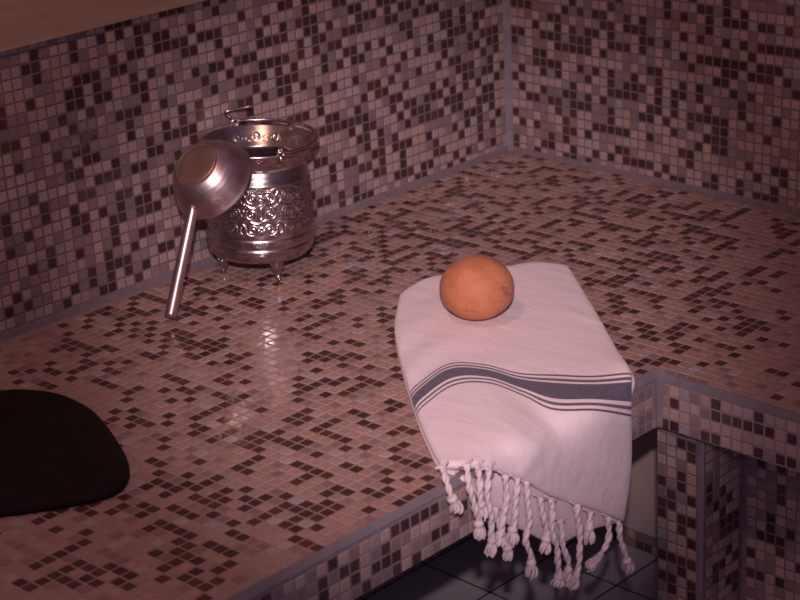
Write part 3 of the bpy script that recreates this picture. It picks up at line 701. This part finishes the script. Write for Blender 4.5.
for pts in TAS:
    path = smooth_path(pts, 14); n = len(path); V, F = [], []
    fr = frames(path); lens = [0]
    for a, b in zip(path, path[1:]): lens.append(lens[-1] + float(np.linalg.norm(b - a)))
    Lt = lens[-1]; cut = max(.45, 1 - 1.7 / Lt); k_end = int(cut * (n - 1))
    ph = rndT.uniform(0, 6)
    for s in range(5):                                       # threads gathered from the hem into the cord
        o = (s - 2) * .34; top = np.array(pts[0]) + np.array([o, -.12, (.72 * o if pts[0][2] < .3 else 0) + .05])
        j = min(n - 1, 5 + s % 2); tube(V, F, smooth_path([top, np.array(pts[0]) * .5 + top * .3 + path[j] * .2, path[j], path[min(n - 1, j + 3)]], 4), .075, 6)
    for s in range(2):                                       # two-ply twisted cord
        cp = []
        for i in range(k_end + 1):
            p, t, nn, b = fr[i]; a = 2 * math.pi * lens[i] / 1.7 + s * math.pi + ph
            w = math.sin(lens[i] * 2.1 + ph) * .07
            cp.append(p + nn * (math.cos(a) * .1 + w) + b * math.sin(a) * .1)
        tube(V, F, cp, [.17 + .035 * math.sin(lens[i] * 3.3 + ph + s) for i in range(len(cp))], 8)
    p, t, nn, b = fr[k_end]                                   # the knot
    kr = rndT.uniform(.34, .44)
    kn = [p - t * .3, p - t * .18, p, p + t * .18, p + t * .3]; tube(V, F, kn, [.16, kr * .8, kr, kr * .85, .22], 12)
    for s in range(22):                                      # loose frayed ends below the knot
        a = rndT.uniform(0, 6.28); sp = rndT.uniform(.05, .42); cut2 = rndT.uniform(.75, 1.0)
        cp = []; last = k_end + max(2, int((n - 1 - k_end) * cut2))
        for i in range(k_end, min(n, last + 1)):
            q = (i - k_end) / max(1, n - 1 - k_end); pp, tt, n2, b2 = fr[i]; aa = a + .8 * q
            cp.append(pp + (n2 * math.cos(aa) + b2 * math.sin(aa)) * (.08 + sp * math.sin(min(1, q * 1.25) * 2.2)) + tt * rndT.uniform(-.03, .03))
        tube(V, F, cp, [.11 - .05 * (i / len(cp)) for i in range(len(cp))], 6)
    obj_from('tassel', V, F, M_FRINGE, towel, smooth=True)

# ================================================================ the soap ball
BCn = Vector((41.3, 32.05, 4.12))
bm = bmesh.new(); bmesh.ops.create_uvsphere(bm, u_segments=96, v_segments=64, radius=1)
from mathutils import noise as mnoise
st = []
for v in bm.verts:
    d = v.co.copy()
    k = 1 + .018 * mnoise.noise(d * 2.2) + .008 * mnoise.noise(d * 9)
    v.co = Vector((d.x * 3.12, d.y * 3.12, d.z * 2.62)) * k
    if v.co.z < -2.35: v.co.z = -2.35 - .15 * (-v.co.z - 2.35)
    w = Vector((d.dot(Vector((-.692, .720, -.05))), d.dot(Vector((.298, .221, -.929))), -d.dot(Vector((-.658, -.658, -.367)))))
    s = 0
    if w.z > 0:
        for (cx, cy, sx, sy) in ((.66, -.02, .10, .05), (.74, .14, .07, .09), (.86, .2, .1, .04), (-.28, .66, .05, .03), (-.12, .68, .05, .025)):
            s = max(s, math.exp(-((w.x - cx) / sx) ** 2 - ((w.y - cy) / sy) ** 2))
    st.append(s * .8)
    v.co = (v.co + BCn) * U
me = bpy.data.meshes.new('soap_ball'); bm.to_mesh(me); bm.free()
me.polygons.foreach_set('use_smooth', [True] * len(me.polygons)); me.materials.append(M_BALL)
me.attributes.new('stain', 'FLOAT', 'POINT').data.foreach_set('value', st)
ball = bpy.data.objects.new('soap_ball', me); COL.objects.link(ball)
tag(ball, 'round orange terracotta-coloured soap ball resting on the white towel', 'soap')

# ================================================================ the dark mat
OUT = [(74.3,10.2),(72.7,12.0),(71.7,14.8),(71.9,18.9),(73.0,22.4),(74.2,25.3),(75.6,28.2),(77.1,30.2),(78.7,31.3),(80.5,31.2),(83.5,29.6),(86.3,27.7),(91,24.5),(95,20),(96,14),(93,8.5),(87,5.6),(80,6)]
loop = []
for i in range(len(OUT)):
    q = [np.array(OUT[(i + k) % len(OUT)], float) for k in (-1, 0, 1, 2)]
    for t in np.linspace(0, 1, 8)[:-1]: loop.append(sum(w * v for w, v in zip(cr_basis(t), q)))
cen = np.mean(np.array(loop), axis=0)
V, F = [], []
rings = [(0.985, .06), (1.0, .22), (1.0, .5), (.99, .66), (.975, .74), (.95, .78), (.93, .74), (.9, .79), (.6, .82), (.3, .82)]
nL = len(loop)
for s, z in rings:
    for q in loop:
        x, y = cen + (np.array(q) - cen) * s
        V.append(Vector((x, y, z)) * U)
for r in range(len(rings) - 1):
    for k in range(nL): F.append((r * nL + k, r * nL + (k + 1) % nL, (r + 1) * nL + (k + 1) % nL, (r + 1) * nL + k))
F.append(tuple(reversed(range(nL)))); F.append(tuple((len(rings) - 1) * nL + k for k in range(nL)))
o = obj_from('bath_mat', V, F, M_MAT, None, smooth=True); fix_normals(o)
tag(o, 'dark brown rounded mat lying flat on the left end of the bench', 'mat')

# ================================================================ light
def look(o, target):
    d = Vector(target) - o.location; o.rotation_euler = d.to_track_quat('-Z', 'Y').to_euler()
def spot(name, loc, target, power, colour, size, angle, blend):
    l = bpy.data.lights.new(name, 'SPOT'); l.energy = power; l.color = colour; l.shadow_soft_size = size; l.spot_size = math.radians(angle); l.spot_blend = blend
    o = bpy.data.objects.new(name, l); COL.objects.link(o); o.location = Vector(loc) * U; look(o, Vector(target) * U); return o
spot('flash_lamp', (151, 133, 77), (40, 24, 3), 200, (1, .78, .81), .025, 22.6, 1.0)
l = bpy.data.lights.new('ceiling_lamp', 'AREA'); l.energy = 6; l.color = (1, .5, .3); l.size = .14
o = bpy.data.objects.new('ceiling_lamp', l); COL.objects.link(o); o.location = Vector((110, 60, 110)) * U; look(o, Vector((45, 25, 0)) * U)
l = bpy.data.lights.new('fill_light', 'AREA'); l.energy = 4.5; l.color = (.84, .72, 1); l.shape = 'RECTANGLE'; l.size = .5; l.size_y = .9  # added fill, no real window: lifts the pillar side and bucket reflections
o = bpy.data.objects.new('fill_light', l); COL.objects.link(o); o.location = Vector((172, 152, 84)) * U; look(o, Vector((45, 15, 4)) * U)
w = bpy.data.worlds.new('room_glow'); S.world = w; w.use_nodes = True
wn = w.node_tree; bg = wn.nodes['Background']
tc = wn.nodes.new('ShaderNodeTexCoord'); sx = wn.nodes.new('ShaderNodeSeparateXYZ'); wn.links.new(tc.outputs['Generated'], sx.inputs[0])
rp = wn.nodes.new('ShaderNodeValToRGB'); mrw = wn.nodes.new('ShaderNodeMapRange'); mrw.inputs['From Min'].default_value = -1
wn.links.new(sx.outputs['Z'], mrw.inputs['Value']); wn.links.new(mrw.outputs['Result'], rp.inputs['Fac'])
rp.color_ramp.elements[0].color = (.05, .032, .048, 1); rp.color_ramp.elements[1].color = (.30, .18, .32, 1)
wn.links.new(rp.outputs['Color'], bg.inputs['Color']); bg.inputs['Strength'].default_value = .31

# ================================================================ camera
cam = bpy.data.cameras.new('camera'); cam.sensor_width = 36; cam.lens = 1842.5 / 800 * 36
cam.clip_start = .05
co = bpy.data.objects.new('camera', cam); COL.objects.link(co); S.camera = co
right = Vector((-.69201, .72011, -.05054)); down = Vector((.29785, .22105, -.92867)); view = Vector((-.65757, -.65770, -.36746))
m = Matrix((right, -down, -view)).transposed().to_4x4(); m.translation = Vector((146.947, 128.593, 59.889)) * U
co.matrix_world = m
cam.dof.use_dof = True; cam.dof.focus_distance = 155 * U; cam.dof.aperture_fstop = 9
S.view_settings.view_transform = 'Standard'; S.view_settings.look = 'None'; S.view_settings.exposure = 0; S.view_settings.gamma = 1
S.view_settings.use_curve_mapping = False
